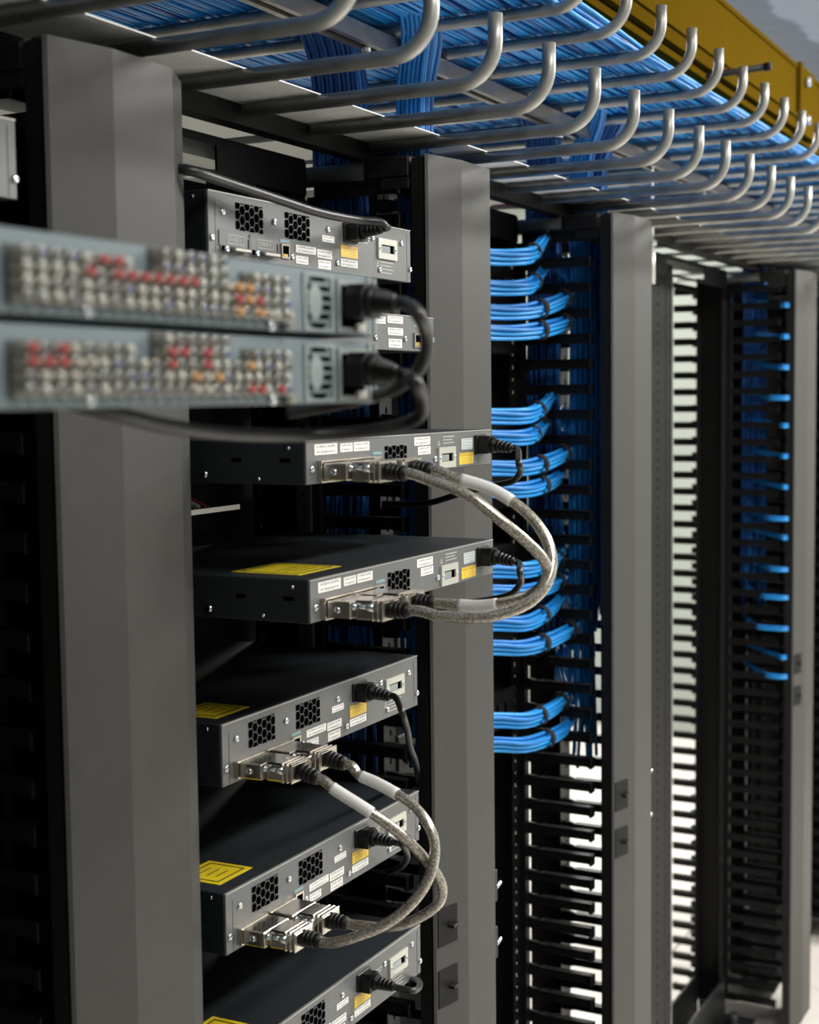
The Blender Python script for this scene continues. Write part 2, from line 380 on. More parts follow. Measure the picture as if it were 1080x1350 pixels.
    t.part('top_block', MB().box(u0+.002, u0+.03, .866, .878, .27, .310, .002), 'black')
    t.part('top_block', MB().box(u0+.002, u0+.19, .886, .93, .268, .284, .002), 'black')
    t.part('side_frame', MB().box(u0+.004, u0+.012, PV+.004, PV+.018, bot, .27), 'black')
    t.part('side_frame', MB().box(u0+.186, u0+.194, PV+.01, PV+.03, bot, .27), 'black')
    if closed: t.part('rear_light_block', MB().box(u0, u0+.2, VR+.09, VR+.093, FZ+.02, .31), 'black')  # black plate added to stop light leaking through from behind
    t.part('light_stop_plate', MB().box(u0+.003, u0+.2, VR-.004, VR, FZ+.02, .25), 'black' if closed else 'post')  # plate added to block white gaps behind the finger roots
    return t
manager('wide dark grey cable manager cover nearest the camera, behind the blue-grey units', 1.006, .2297, ('near', 'far'), closed=True)
manager('grey cable manager cover right of the switch column, left of bright blue bundles', 1.737, .2297, ('near', 'far'), closed=True)
manager('grey cable manager cover right of the blue bundles, third from left', 2.456, .2297, ('near', 'far'), ('near',))
manager('grey cable manager cover at the far right beside black slotted fingers', 3.872, .2226, ('near', 'far'), ('near', 'far'))
manager('cable manager barely showing past the far-right cover at the picture edge', 4.605, .2226, ('near',), closed=True)

t_end = Thing('added_end_screen', 'added black sheet stopping light past the far-right cover', 'sheet', (4.83, 1.03, FZ))  # added sheet, keeps the bright wall from showing between the last fingers
t_end.part('sheet', MB().box(4.812, 4.818, .866, 1.25, FZ+.02, .3), 'black'); t_end.part('foot', MB().box(4.805, 4.825, .866, 1.25, FZ, FZ+.02), 'black')
# ------------------------------------------------------------------ overhead trays
SP = .1524
XA, XB = .70, 7.1
def jpath(u, zr, tip_z, y_tip, y_end, both=False, r=.042):
    def bend(yt, s):
        # from the tip down to the straight run; s=+1: run continues towards +y
        pts = [(u, yt, tip_z)]
        for k in range(9):
            a = math.pi/2*k/8
            pts.append((u, yt+s*r*(1-math.cos(a)), zr+r*(1-math.sin(a))))
        return pts
    p = bend(y_tip, 1)
    if both: p = p+bend(y_end, -1)[::-1]
    else: p.append((u, y_end, zr))
    return p
def rods(t, u_ref, zr, tip_z, y_tip, y_end, both):
    u = u_ref
    while u-SP > XA: u -= SP
    me = mesh_only(MB().tube([(p[0], p[1], p[2]) for p in jpath(0, zr, tip_z, y_tip, y_end, both)], .0081, 10), 'rod', 'galv')
    while u < XB:
        t.inst('rod', me, (u, 0, 0)); u += SP
t = Thing('cable_tray', 'lower overhead tray of upturned galvanised rods with a flat sheet spine', 'cable tray', (3.5, .9, .30))
rods(t, 1.769, .330, .400, .642, .957, False)
t.part('spine_sheet', MB().box(XA-.1, XB, .859, 1.0, .3386, .3398), 'sheet')
t.part('support_bar', MB().box(XA-.1, XB, .962, .966, .317, .3375).box(XA-.1, XB, .962, .985, .314, .317), 'post')
k = 0
cb = mesh_only(MB().box(-.011, .011, 1.0, 1.36, .340, .346), 'crossbar', 'galv')
u = 1.05
while u < XB-.2:
    t.inst('crossbar', cb, (u, 0, 0)); u += .215
t = Thing('cable_tray', 'upper overhead tray of upturned galvanised rods carrying the blue cables', 'cable tray', (3.5, .94, .44))
rods(t, 2.096, .484, .551, .660, 1.43, True)
t.part('spine_channel', MB().box(XA-.1, XB, .927, .957, .4715, .4745).box(XA-.1, XB, .927, .930, .452, .4715).box(XA-.1, XB, .954, .957, .452, .4715).box(XA-.1, XB, .930, .936, .452, .455).box(XA-.1, XB, .948, .954, .452, .455), 'copperish')
for u in (1.733, 2.41, 3.3):
    t.part('splice_bolt', MB().tube([(u, .943, .436), (u, .943, .474)], .006, 8).tube([(u, .943, .436), (u, .943, .445)], .012, 6), 'steel')
t = Thing('threaded_hanger', 'bright zinc hanger tube ending beside the third grey cover top', 'hanger', (2.958, .95, .222))
t.part('tube', MB().tube([(2.958, .95, .222), (2.958, .95, .300)], .0065, 12), 'hanger')
t.part('rod', MB().tube([(2.958, .95, .30), (2.958, .95, CZ)], .004, 8), 'steel')
t.part('nut', MB().tube([(2.958, .95, .300), (2.958, .95, .311)], .011, 6), 'steel')
t.part('nut', MB().tube([(2.958, .95, .343), (2.958, .95, .353)], .010, 6), 'steel')

# yellow fibre duct above
t = Thing('fibre_duct', 'yellow plastic cable duct running along above the blue cables', 'duct', (4, .87, .6))
YD = .80
m = MB(); m.box(.6, 7.19, YD, YD+.004, .645, .765); m.box(.6, 7.19, YD-.004, YD, .757, .768, .001); m.box(.6, 7.19, YD-.004, YD, .645, .653, .001)
t.part('side_wall', m, 'yellow')
t.part('side_wall', MB().box(.6, 7.19, YD+.16, YD+.164, .645, .765), 'yellow')
m = MB(); m.box(.6, 7.19, YD+.002, YD+.162, .641, .645); m.box(.6, 7.19, YD-.001, YD+.012, .618, .641); m.box(.6, 7.19, YD+.02, YD+.024, .612, .641); m.box(.6, 7.19, YD+.01, YD+.05, .600, .612); m.box(.6, 7.19, YD+.10, YD+.14, .622, .641)
t.part('floor_ribs', m, 'yellowdk')
for u in (3.60, 1.3, 5.9):
    fl_ = t.part('joint_collar', MB().box(u-.014, u+.014, YD-.012, YD+.006, .612, .772, .002).box(u+.014, u+.16, YD-.007, YD+.003, .612, .770, .001), 'yellow')
    t.part('bolt', MB().tube([(u+.05, YD-.007, .735), (u+.05, YD-.02, .735)], .012, 8), 'steel', fl_)
    t.part('bolt', MB().tube([(u+.05, YD-.007, .645), (u+.05, YD-.02, .645)], .012, 8), 'steel', fl_)
t = Thing('support_arm', 'black bar crossing under the yellow duct behind the upturned rods', 'bar', (2.85, .82, .61))
t.part('bar', MB().tube([(2.835, 1.0, .594), (2.88, .70, .617)], .0065, 8), 'black')
t.part('end_cap', MB().tube([(2.8795, .703, .6168), (2.8815, .69, .6178)], .008, 8), 'blackplastic')

# ------------------------------------------------------------------ blue cables
def cable_bundle(name, label, paths, r, mats, group, straps=(), n=6, base=None):
    """paths: list of point lists (already dense); straps: list of (path index fraction)"""
    c = Vector((0, 0, 0)); 
    b = base or paths[0][0]
    t = Thing(name, label, 'cable bundle', b, group)
    for i, p in enumerate(paths):
        t.part('cable', MB().tube(p, r, n), mats[i % len(mats)])
    return t
rng = random.Random(3)
# cables lying on the upper tray
NB = 14
y = .712; bi = 0
names = ['nearest the upturned rod ends', 'second from the upturned rod ends', 'third from the upturned rod ends', 'fourth from the upturned rod ends',
         'just in front of the strut spine', 'right above the strut spine', 'just behind the strut spine', 'second behind the strut spine', 'third behind the strut spine', 'fourth behind the strut spine', 'fifth behind the strut spine', 'sixth behind the strut spine', 'seventh behind the strut spine', 'farthest back']
for bi in range(NB):
    paths = []
    for lay in range(3):
        for j in range(7):
            yy = .703+bi*.0485+j*.0069+(0, .0034, .001)[lay]; ph = rng.uniform(0, 6.28); ph2 = rng.uniform(0, 6.28); am = rng.uniform(.002, .006); f1 = rng.uniform(2, 4.5)
            dz = .0006*j % .002
            pts = []
            u = XA-.08
            while u < XB+.1:
                q = am*math.sin(f1*u+ph)+.002*math.sin(9*u+ph2)
                sag = .0015*math.sin(2*math.pi*(u-2.096)/SP)
                pts.append((u, min(1.385, max(.698, yy+q)), .4955+.0062*lay+.0014*math.sin(5*u+ph2)+.0009)); u += .1
            paths.append(pts)
    cable_bundle('cable_bundle', 'blue network cables lying in the upper tray, '+names[bi], paths, .0032, ('blue', 'blue2', 'blue', 'blue3', 'blue2'), 'blue cables lying in the upper tray', n=6)

def drop(label, u0, cl, z_end, seed, group, mats=('blue3', 'blue', 'blue3', 'blue3')):  # mostly deep blue: shade inside the managers is put into the colour
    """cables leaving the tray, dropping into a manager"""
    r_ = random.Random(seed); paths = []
    for (ua, va, n_, du, dv) in cl:
        for i in range(n_):
            a = i % 4; b_ = i//4
            x = ua+a*.0068+r_.uniform(-.001, .001); v = va+b_*.0068+r_.uniform(-.001, .001)
            zE = z_end+r_.uniform(-.08, .08)
            p = spline([(x-.30, v-.03+dv, .508), (x-.12, v-.02+dv, .512), (x-.03, v-.005+dv*.7, .485), (x+du, v, .42), (x+du*1.4, v+.004, .33), (x+du, v, .2), (x+r_.uniform(-.006, .006), v+r_.uniform(-.006, .006), .0), (x+r_.uniform(-.01, .01), v+r_.uniform(-.008, .008), (zE)/2-.05), (x+r_.uniform(-.01, .01), v+r_.uniform(-.01, .01), zE)], 5)
            paths.append(p)
    return cable_bundle('cable_bundle', label, paths, .0034, mats, group, n=6)
G = 'blue bundles dropping from the tray into the cable managers'
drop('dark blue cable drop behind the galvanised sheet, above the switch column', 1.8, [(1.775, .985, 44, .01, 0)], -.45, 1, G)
drop('bright blue slanted cable drop right of the darker one above the switches', 1.8, [(1.81, .905, 24, .006, -.03), (1.86, .925, 20, .01, -.04)], -.45, 2, G, ('blue', 'blue2', 'blue3', 'blue'))
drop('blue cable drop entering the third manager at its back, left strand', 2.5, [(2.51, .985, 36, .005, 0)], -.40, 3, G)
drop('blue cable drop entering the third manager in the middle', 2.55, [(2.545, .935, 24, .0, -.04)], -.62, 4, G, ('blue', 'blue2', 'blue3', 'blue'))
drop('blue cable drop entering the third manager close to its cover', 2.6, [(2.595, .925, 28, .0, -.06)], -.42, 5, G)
drop('blue cable drop entering the far-right manager', 3.95, [(3.92, .985, 16, .0, 0), (3.925, .952, 16, 0, 0), (3.955, .965, 16, 0, 0)], -.50, 6, G)

# horizontal bundles sweeping into the third manager
def sweep(label, y0, xe, ye, straps, n_=8, seed=0):
    r_ = random.Random(seed)
    a = sight(640, y0, Y=1.0); b_ = sight(690, y0+1, Y=.965); e = sight(xe, ye, X=2.462); mid = sight((690+xe)/2+2, y0*.62+ye*.38+1, Y=(.965+e.y)/2-.004)
    st = Vector((a.x-.13, 1.022, a.z+.006))
    tail = [Vector((2.50, e.y+.012, e.z+.014)), Vector((2.545, e.y+.035, e.z+.034)), Vector((2.58, e.y+.045, e.z+.075))]
    c = spline([st, a, b_, mid, e]+tail, 7)
    offs = [(0, 0), (.0072, .001), (-.0072, -.001), (.0036, .0066), (-.0036, .0064), (.0105, .0072), (.003, -.0066), (-.004, -.0064), (.0, .0132), (.0075, .0135)][:n_]
    # offsets: first across (horizontal), second vertical
    paths = []
    for k, (h, v) in enumerate(offs):
        pts = []
        for i, p in enumerate(c):
            T = (c[min(i+1, len(c)-1)]-c[max(i-1, 0)]).normalized(); side = T.cross(Vector((0, 0, 1))).normalized(); up = side.cross(T)
            sp = 1+.1*math.sin(i*.35+k)
            pts.append(p+side*(h*sp)+up*(v*sp*1.05))
        paths.append(pts)
    t = Thing('cable_bundle', label, 'cable bundle', st, 'bright blue bundles sweeping into the third manager')
    for k, p in enumerate(paths): t.part('cable', MB().tube(p, .0035, 7), ('blue2', 'blue2', 'blue')[k % 3])
    for fr in straps:
        i = int(fr*(len(c)-1)); T = (c[i+1]-c[i-1]).normalized(); side = T.cross(Vector((0, 0, 1))).normalized(); up = side.cross(T)
        m = MB(); N = 14; V = []; ctr = c[i]+up*.0034
        for s_ in (-1, 1):
            for ro in (.0170, .0183):
                for q in range(N):
                    an = 2*math.pi*q/N; V.append(ctr+T*(.0068*s_)+side*math.cos(an)*ro*.92+up*math.sin(an)*ro*.96)
        F = []
        for q in range(N):
            q2 = (q+1) % N
            F += [(N+q, N+q2, 3*N+q2, 3*N+q), (q2, q, 2*N+q, 2*N+q2), (q, q2, N+q2, N+q), (2*N+q2, 2*N+q, 3*N+q, 3*N+q2)]
        m.add(V, F, True); t.part('strap', m, 'velcro')
    return t
SW = [(341, 716, 318, 'topmost'), (381, 712, 364, 'second from the top'), (413, 745, 395, 'third from the top'), (440, 745, 427, 'fourth from the top'),
      (551, 722, 531, 'fifth from top, below a gap'), (579, 716, 563, 'sixth from the top'), (619, 744, 599, 'seventh from the top'), (648, 734, 632, 'eighth from the top'),
      (754, 735, 738, 'ninth from top, behind silver loop'), (783, 735, 768, 'tenth from top, behind silver loop'), (824, 734, 796, 'eleventh from the top'), (856, 752, 830, 'third from the bottom'), (952, 740, 926, 'second from the bottom'), (984, 746, 960, 'lowest')]
for i, (y0, xe, ye, nm) in enumerate(SW):
    sweep('bright blue strapped bundle sweeping into the third cover, '+nm, y0, xe, ye, (.40, .56) if i % 3 != 1 else (.44,), 9 if i % 4 else 10, i)

# bundles seen through the far-right manager
FR = [(405, 1027), (446, 1026), (486, 1024), (526, 1012), (562, 1026), (602, 1026), (642, 1027), (683, 1010), (708, 1026), (749, 1012), (785, 1004), (825, 998), (864, 1024), (888, 1008)]
for i, (py, px) in enumerate(FR):
    a = sight(px, py, X=3.905); e = sight(1040, py, X=3.9); z = a.z
    v_ = min(.99, max(sight(px, py, X=3.868).y, .90)); p0 = Vector((3.895, v_+.012, z+.001)); p1 = Vector((3.866, v_-.012, z)); p2 = Vector((3.868, .882, z-.001)); p3 = Vector((3.90, .873, z)); p4 = Vector((4.02, .885, z))
    st = Vector((3.94, 1.01, z+.02))
    paths = []
    for (h, v) in ((0, 0), (0, .0066), (.0066, .003)):
        off = Vector((h, h*.5, v)); paths.append([q+off for q in spline([st, p0, p1, p2, p3, p4], 6)])
    cable_bundle('cable_bundle', 'short blue bundle crossing the far-right manager, %s from the top' % ('first second third fourth fifth sixth seventh eighth ninth tenth eleventh twelfth thirteenth fourteenth'.split()[i]), paths, .0034, ('blue2', 'blue'), 'short blue bundles in the far-right manager')

# patch panels of the third rack (the bundles' source)
for i, z in enumerate((.19, .105, -.09, -.165, -.30, -.40, -.555)):
    t = Thing('patch_bay', 'black patch bay half hidden behind the second grey cover, %s from the top' % ('first second third fourth fifth sixth seventh'.split()[i]), 'patch bay', (2.2, 1.06, z-.035), 'black patch bays in the third rack')
    t.part('body', MB().box(1.975, 2.428, 1.036, 1.075, z-.035, z+.035, .002), 'black')
    for k in range(12): t.part('jack', MB().box(1.995+k*.035, 2.017+k*.035, 1.030, 1.0355, z-.012, z+.012, .001), 'blackplastic')

# black sheets added behind three racks to stop the bright background showing through
for nm, ua, ub in (('of the rack at the left edge', .482, .998), ('of the rack past the far-right cover', 4.082, 4.596), ('behind the blue bundles of the third rack', 1.942, 2.458)):
    t = Thing('rack_light_block', 'added tall black light-stop sheet '+nm, 'backing sheet', ((ua+ub)/2, 1.167, FZ+.1))
    t.part('sheet', MB().box(ua, ub, 1.166, 1.169, FZ+.1, .25), 'black')
    t.part('lip', MB().box(ua, ub, 1.169, 1.178, .248, .25), 'black')

tg = sight(842, 163, Y=.90)
t = Thing('cable_tag', 'small red tag on the cables right of the blue drop', 'tag', (tg.x, tg.y, tg.z-.008))
t.part('flag', MB().box(tg.x-.004, tg.x+.004, tg.y-.008, tg.y+.008, tg.z-.009, tg.z+.009, .0015), 'red'); t.part('clip', MB().tube([(tg.x, tg.y-.01, tg.z), (tg.x, tg.y+.012, tg.z)], .003, 8), 'sleeve')
tg = sight(668, 272, Y=1.25)
t = Thing('red_lead', 'short red lead with white band seen under the galvanised sheet', 'lead', (tg.x, tg.y, tg.z-.01))
t.part('lead', MB().tube([(tg.x, tg.y+.06, tg.z), (tg.x, tg.y-.02, tg.z)], .006, 8), 'red'); t.part('band', MB().tube([(tg.x, tg.y-.02, tg.z), (tg.x, tg.y-.03, tg.z)], .0065, 8), 'sleeve')
# ------------------------------------------------------------------ switches
def lathe_y(prof, n=10):
    """profile (radius, y) revolved about the y axis"""
    m = MB(); V = [(r*math.cos(2*math.pi*k/n), y, r*math.sin(2*math.pi*k/n)) for r, y in prof for k in range(n)]
    F = [(i*n+k, i*n+(k+1) % n, (i+1)*n+(k+1) % n, (i+1)*n+k) for i in range(len(prof)-1) for k in range(n)]
    m.add(V, F, True); m.add([V[-n+k] for k in range(n)], [tuple(range(n))]); return m
SCREW = mesh_only(lathe_y([(.0036, 0), (.0038, -.0012), (.003, -.0022), (.0014, -.0025), (.0011, -.0016)], 10), 'screw', 'steel')
SIDE_SCREW = mesh_only(lathe_y([(.0034, 0), (.0034, -.001), (.002, -.0018)], 10), 'screw', 'steel')
def clip(poly, a, b, c):           # keep a*x+b*y<=c
    out = []
    for i in range(len(poly)):
        p, q = poly[i], poly[(i+1) % len(poly)]; dp = a*p[0]+b*p[1]-c; dq = a*q[0]+b*q[1]-c
        if dp <= 0: out.append(p)
        if dp*dq < 0: s = dp/(dp-dq); out.append((p[0]+(q[0]-p[0])*s, p[1]+(q[1]-p[1])*s))
    return out
def hexvent(w, h):
    m = MB(); p = .0104; r = .0052; k = 0; x = .0035
    while x < w:
        z = -p if k % 2 else -p*.5
        while z < h+p:
            poly = [(x+r*math.cos(math.pi/3*i), z+r*math.sin(math.pi/3*i)) for i in range(6)]
            for c in ((-1, 0, 0), (1, 0, w), (0, -1, 0), (0, 1, h)): poly = clip(poly, *c) if poly else poly
            if len(poly) > 2:
                n = len(poly); m.add([(q[0], -.0004, q[1]) for q in poly], [tuple(range(n))])
            z += p
        x += p*.866; k += 1
    return mesh_only(m, 'vent_holes', 'hole')
VENT_A = hexvent(.052, .028); VENT_B = hexvent(.052, .0265)
def frame(m, x0, x1, y0, y1, z0, z1, wx, wz):
    m.box(x0, x0+wx, y0, y1, z0, z1); m.box(x1-wx, x1, y0, y1, z0, z1); m.box(x0+wx, x1-wx, y0, y1, z0, z0+wz); m.box(x0+wx, x1-wx, y0, y1, z1-wz, z1); return m
def switch(kind, label, x0, yf, zt, connectors=True, sticker=True, covers=False, plug=True):
    H = .066 if kind == 'A' else .0437; W = .445; D = .30
    t = Thing('network_switch', label, 'network switch', (x0+W/2, yf+D/2, zt-H), 'charcoal network switches')
    X = lambda a: x0+a
    Z = lambda d: zt-d
    t.part('chassis', MB().box(x0, x0+W, yf+.0015, yf+D, zt-H, zt, .0012), 'charcoal')
    pn = MB(); pn.box(x0+.0006, x0+W-.0006, yf, yf+.002, zt-H+.0006, zt-.0012, .0005)
    pn = t.part('rear_panel', pn, 'panel')
    t.part('panel_rim', MB().box(x0+.001, x0+W-.001, yf-.0006, yf+.002, zt-.0014, zt-.0002), 'panel_edge', pn)
    def lab(a0, a1, d0, d1, m_='lblwhite', nm='sticker'):
        t.part(nm, MB().box(X(a0), X(a1), yf-.0005, yf, Z(d1), Z(d0)), m_)
    def rps(a0, a1, d0, d1):
        m = frame(MB(), X(a0), X(a1), yf-.0025, yf, Z(d1), Z(d0), .007, (d1-d0)*.3); r_ = t.part('redundant_power_socket', m, 'ivory')
        t.part('cavity', MB().box(X(a0+.007), X(a1-.007), yf-.0004, yf, Z(d1-(d1-d0)*.3), Z(d0+(d1-d0)*.3)), 'hole', r_)
        t.part('contact_block', MB().box(X(a0+.0085), X(a1-.018), yf-.002, yf-.0005, Z(d1-(d1-d0)*.32), Z(d0+(d1-d0)*.36)), 'glassy', r_)
        for a in (a0+.0035, a1-.0035): t.inst('screw', SCREW, (X(a), yf-.0025, Z((d0+d1)/2)), r_).scale = (.5, .5, .5)
    def rj(a0, a1, d0, d1):
        r_ = t.part('console_port', frame(MB(), X(a0), X(a1), yf-.002, yf, Z(d1), Z(d0), .0022, .0022), 'nickel')
        t.part('opening', MB().box(X(a0+.0022), X(a1-.0022), yf-.0004, yf, Z(d1-.0022), Z(d0+.0022)), 'hole', r_)
        t.part('contacts', MB().box(X(a0+.004), X(a1-.004), yf-.0015, yf-.0003, Z(d1-.0022), Z(d1-.005)), 'gold', r_)
    def text(a0, a1, d, h=.0014):
        a = a0; m = MB(); rr = random.Random(int(a0*1e4)+int(d*1e4))
        while a < a1:
            w_ = rr.uniform(.0025, .006); m.box(X(a), X(min(a1, a+w_)), yf-.0003, yf, Z(d+h), Z(d)); a += w_+.0012
        t.part('printed_line', m, 'inkgrey')
    def tri(a, d, s=.008):
        m = MB(); V = [(X(a), Z(d+s)), (X(a+s), Z(d+s)), (X(a+s/2), Z(d))]; I = [(X(a+.0018), Z(d+s-.0011)), (X(a+s-.0018), Z(d+s-.0011)), (X(a+s/2), Z(d+.0026))]
        m.add([(p[0], yf-.0003, p[1]) for p in V+I], [(0, 1, 4, 3), (1, 2, 5, 4), (2, 0, 3, 5)]); t.part('warning_triangle', m, 'inkgrey')
    if kind == 'A':
        for a, d in ((.026, .020), (.1236, .0207), (.2377, .018), (.344, .018), (.419, .0183), (.442, .049), (.0062, .047), (.1587, .0545), (.2577, .0543), (.361, .0547)):
            t.inst('screw', SCREW, (X(a), yf, Z(d)))
        for a in (.0494, .1451): t.inst('vent', VENT_A, (X(a), yf, Z(.0078+.028)))
        lab(.2242, .2517, .0252, .0325); lab(.2663, .3065, .0326, .0465, 'lblyellow', 'warning_sticker'); lab(.2660, .306, .0485, .0573)
        lab(.167, .210, .0408, .0492); lab(.2127, .246, .042, .0515); lab(.1667, .1927, .0527, .0613); lab(.2143, .243, .0537, .0635)
        rps(.3557, .404, .0167, .0415); rj(.1355, .1522, .0423, .0582); lab(.1345, .154, .0376, .0408, 'teal', 'port_tag')
        t.part('power_inlet', MB().box(X(.272), X(.305), yf-.003, yf, Z(.029), Z(.0065), .001), 'blackplastic')
        tri(.353, .044, .0075)
        for i in range(4): text(.364, .398-.006*(i % 2), .0445+i*.0042)
        for i in range(3): text(.323, .340-.004*i, .0185+i*.0034)
        t.part('side_fold', MB().box(X(.0125), X(.0132), yf-.0002, yf, Z(.064), Z(.01)).box(X(.434), X(.4347), yf-.0002, yf, Z(.064), Z(.006)), 'charcoal')
        pz0, pz1 = .0425, .0605
    else:
        for a, d in ((.010, .0286), (.2856, .030)): t.inst('screw', SCREW, (X(a), yf, Z(d)))
        t.inst('vent', VENT_B, (X(.163), yf, Z(.0112+.0265)))
        lab(.0156, .0608, .0043, .015); lab(.0668, .0928, .0051, .014); lab(.0953, .1286, .0048, .0142)
        lab(.2333, .2732, .004, .0134); lab(.2422, .2739, .0148, .0239); lab(.3572, .3887, .0093, .0226, 'lblpale', 'rating_sticker'); lab(.3507, .3905, .0262, .04, 'lblyellow', 'warning_sticker')
        rps(.2928, .3374, .0175, .0416); rj(.1375, .153, .0215, .0365); lab(.136, .156, .0165, .0195, 'teal', 'port_tag')
        t.part('power_inlet', MB().box(X(.394), X(.426), yf-.003, yf, Z(.030), Z(.006), .001), 'blackplastic')
        tri(.293, .0085, .0065)
        for i in range(3): text(.308, .338-.004*(i % 2), .005+i*.0036)
        pz0, pz1 = .0205, .0425
    # stack ports
    for a in (.020, .0765):
        p_ = t.part('stack_port', frame(MB(), X(a), X(a+.054), yf-(.001 if covers else .006), yf, Z(pz1), Z(pz0), .0015, .0015), 'panel' if covers else 'nickel')
        t.part('opening', MB().box(X(a+.0015), X(a+.0525), yf-.0006, yf, Z(pz1-.0015), Z(pz0+.0015)), 'hole', p_)
        if covers:
            c_ = t.part('port_cover', MB().box(X(a-.002), X(a+.050), yf-.0012, yf, Z(pz0+.0115), Z(pz0-.004), .0003), 'panel')
            t.part('cover_outline', frame(MB(), X(a+.012), X(a+.042), yf-.0016, yf-.0011, Z(pz0+.0085), Z(pz0-.0005), .0006, .0006), 'inkgrey', c_)
            if label.startswith('topmost'):
                fc = bpy.data.curves.new('printed_text', 'FONT'); fc.body = 'STACK 1' if a < .05 else 'STACK 2'; fc.size = .0058; fc.align_x = 'CENTER'; fc.align_y = 'CENTER'
                tmp = bpy.data.objects.new('printed_text', fc); COL.objects.link(tmp); bpy.context.view_layer.update()
                me = bpy.data.meshes.new_from_object(tmp.evaluated_get(bpy.context.evaluated_depsgraph_get())); bpy.data.objects.remove(tmp); me.materials.clear(); me.materials.append(M['inkgrey'])
                o_ = t.inst('printed_text', me, (X(a+.027), yf-.0014, Z(pz0+.004)), c_); o_.rotation_euler = (math.pi/2, 0, 0)
            t.part('blanking_plug', MB().box(X(a+.014), X(a+.044), yf-.010, yf-.001, Z(pz1-.001), Z(pz0+.0125), .001), 'dull', p_)
            t.inst('screw', SCREW, (X(a+.006), yf-.004, Z((pz0+pz1)/2+.006)), p_)
    # flank: screws, keyholes
    fl_ = [(.020, .0075), (.12, .0345), (.055, .038)] if kind == 'B' else [(.018, .006), (.12, .034)]
    for dy, dd in fl_:
        s_ = t.inst('flank_screw', SIDE_SCREW, (x0, yf+dy, Z(dd))); s_.rotation_euler = (0, 0, -math.pi/2); s_.scale = (.6, .6, .6) if dy < .1 else (1.15, 1.15, 1.15)
    if kind == 'B':
        for dy in (.018, .075): t.part('flank_slot', MB().box(x0-.0004, x0, yf+dy, yf+dy+.012, Z(.0215), Z(.0175)), 'hole')
    if sticker:
        q = (.022, .0855, .022, .079) if kind == 'A' else (.030, .115, .03, .112)
        st = t.part('laser_sticker', MB().box(X(q[0]), X(q[1]), yf+q[2], yf+q[3], zt, zt+.0005), 'laser')
        b = .006
        t.part('sticker_border', MB().box(X(q[0]+b), X(q[1]-b), yf+q[2]+b, yf+q[2]+b+.002, zt+.0005, zt+.0007).box(X(q[0]+b), X(q[1]-b), yf+q[3]-b-.002, yf+q[3]-b, zt+.0005, zt+.0007)
               .box(X(q[0]+b), X(q[0]+b+.002), yf+q[2]+b, yf+q[3]-b, zt+.0005, zt+.0007).box(X(q[1]-b-.002), X(q[1]-b), yf+q[2]+b, yf+q[3]-b, zt+.0005, zt+.0007), 'ink', st)
        m = MB()
        for i in range(3): m.box(X(q[0]+.02), X(q[1]-.02), yf+q[2]+.018+i*.011, yf+q[2]+.0196+i*.011, zt+.0005, zt+.0006)
        t.part('sticker_print', m, 'ink', st)
    # ears on the far side (bolted to the uprights)
    for a, b in ((-.019, 0), (W, W+.019)): t.part('mounting_ear', MB().box(X(a), X(b), yf+D-.04, yf+D-.037, zt-H+.002, zt-.002), 'charcoal')
    return t
XD = 1.2394
SWS = {
 1: ('A', 'topmost charcoal switch with light grey back and uncabled stack port covers', .8573, .2075),
 3: ('B', 'slim switch right under the blue-grey units, upper of the looped pair', .7481, -.0428),
 4: ('B', 'slim switch with a yellow sticker on top, lower of the looped pair', .7464, -.1798),
 5: ('A', 'charcoal switch in the middle of the column, upper end of the smaller silver cable loop', .8546, -.3339),
 6: ('A', 'charcoal switch second from the bottom, lower end of the smaller silver cable loop', .8546, -.5115),
 7: ('A', 'charcoal switch at the bottom of the column, cut by the picture edge', .8546, -.6893),
}
for k, (kind, lbl, yf, zt) in SWS.items():
    switch(kind, lbl, XD, yf, zt, covers=(k == 1), sticker=(k != 1 and k != 3))
switch('A', 'switch back corner with a white socket at the left edge of the picture', .517, .855, .2314, covers=True, sticker=False)
# the slim unit mostly hidden behind the blue-grey pair
t = Thing('network_switch', 'slim grey-backed switch peeking out right of the blue-grey units', 'network switch', (XD+.2225, .98, .0534), 'charcoal network switches')
yf, zt = .8261, .0971
t.part('chassis', MB().box(XD, XD+.445, yf+.0015, yf+.3, zt-.0437, zt, .0012), 'charcoal')
pn = t.part('rear_panel', MB().box(XD+.0006, XD+.4444, yf, yf+.002, zt-.043, zt-.0012, .0005), 'panel')
t.part('panel_rim', MB().box(XD+.001, XD+.444, yf-.0006, yf+.002, zt-.0014, zt-.0002), 'panel_edge', pn)
for a0, a1, d0, d1 in ((.2878, .3156, .0043, .0126), (.3205, .3603, .0024, .011), (.3211, .36, .0164, .0252), (.3227, .357, .0296, .04), (.2, .24, .01, .02)):
    t.part('sticker', MB().box(XD+a0, XD+a1, yf-.0005, yf, zt-d1, zt-d0), 'lblwhite')
t.part('port_tag', MB().box(XD+.388, XD+.398, yf-.0005, yf, zt-.0135, zt-.0105), 'teal')
r_ = t.part('console_port', frame(MB(), XD+.3886, XD+.4085, yf-.002, yf, zt-.0386, zt-.0207, .003, .0028), 'nickel')
t.part('opening', MB().box(XD+.3916, XD+.4055, yf-.0004, yf, zt-.0358, zt-.0235), 'hole', r_)
t.part('contacts', MB().box(XD+.393, XD+.404, yf-.0015, yf-.0003, zt-.0358, zt-.032), 'gold', r_)
for a, d in ((.2901, .029), (.3658, .0283), (.4405, .0281), (.03, .028)): t.inst('screw', SCREW, (XD+a, yf, zt-d))
for a, b in ((-.019, 0), (.445, .464)): t.part('mounting_ear', MB().box(XD+a, XD+b, yf+.26, yf+.263, zt-.041, zt-.002), 'charcoal')

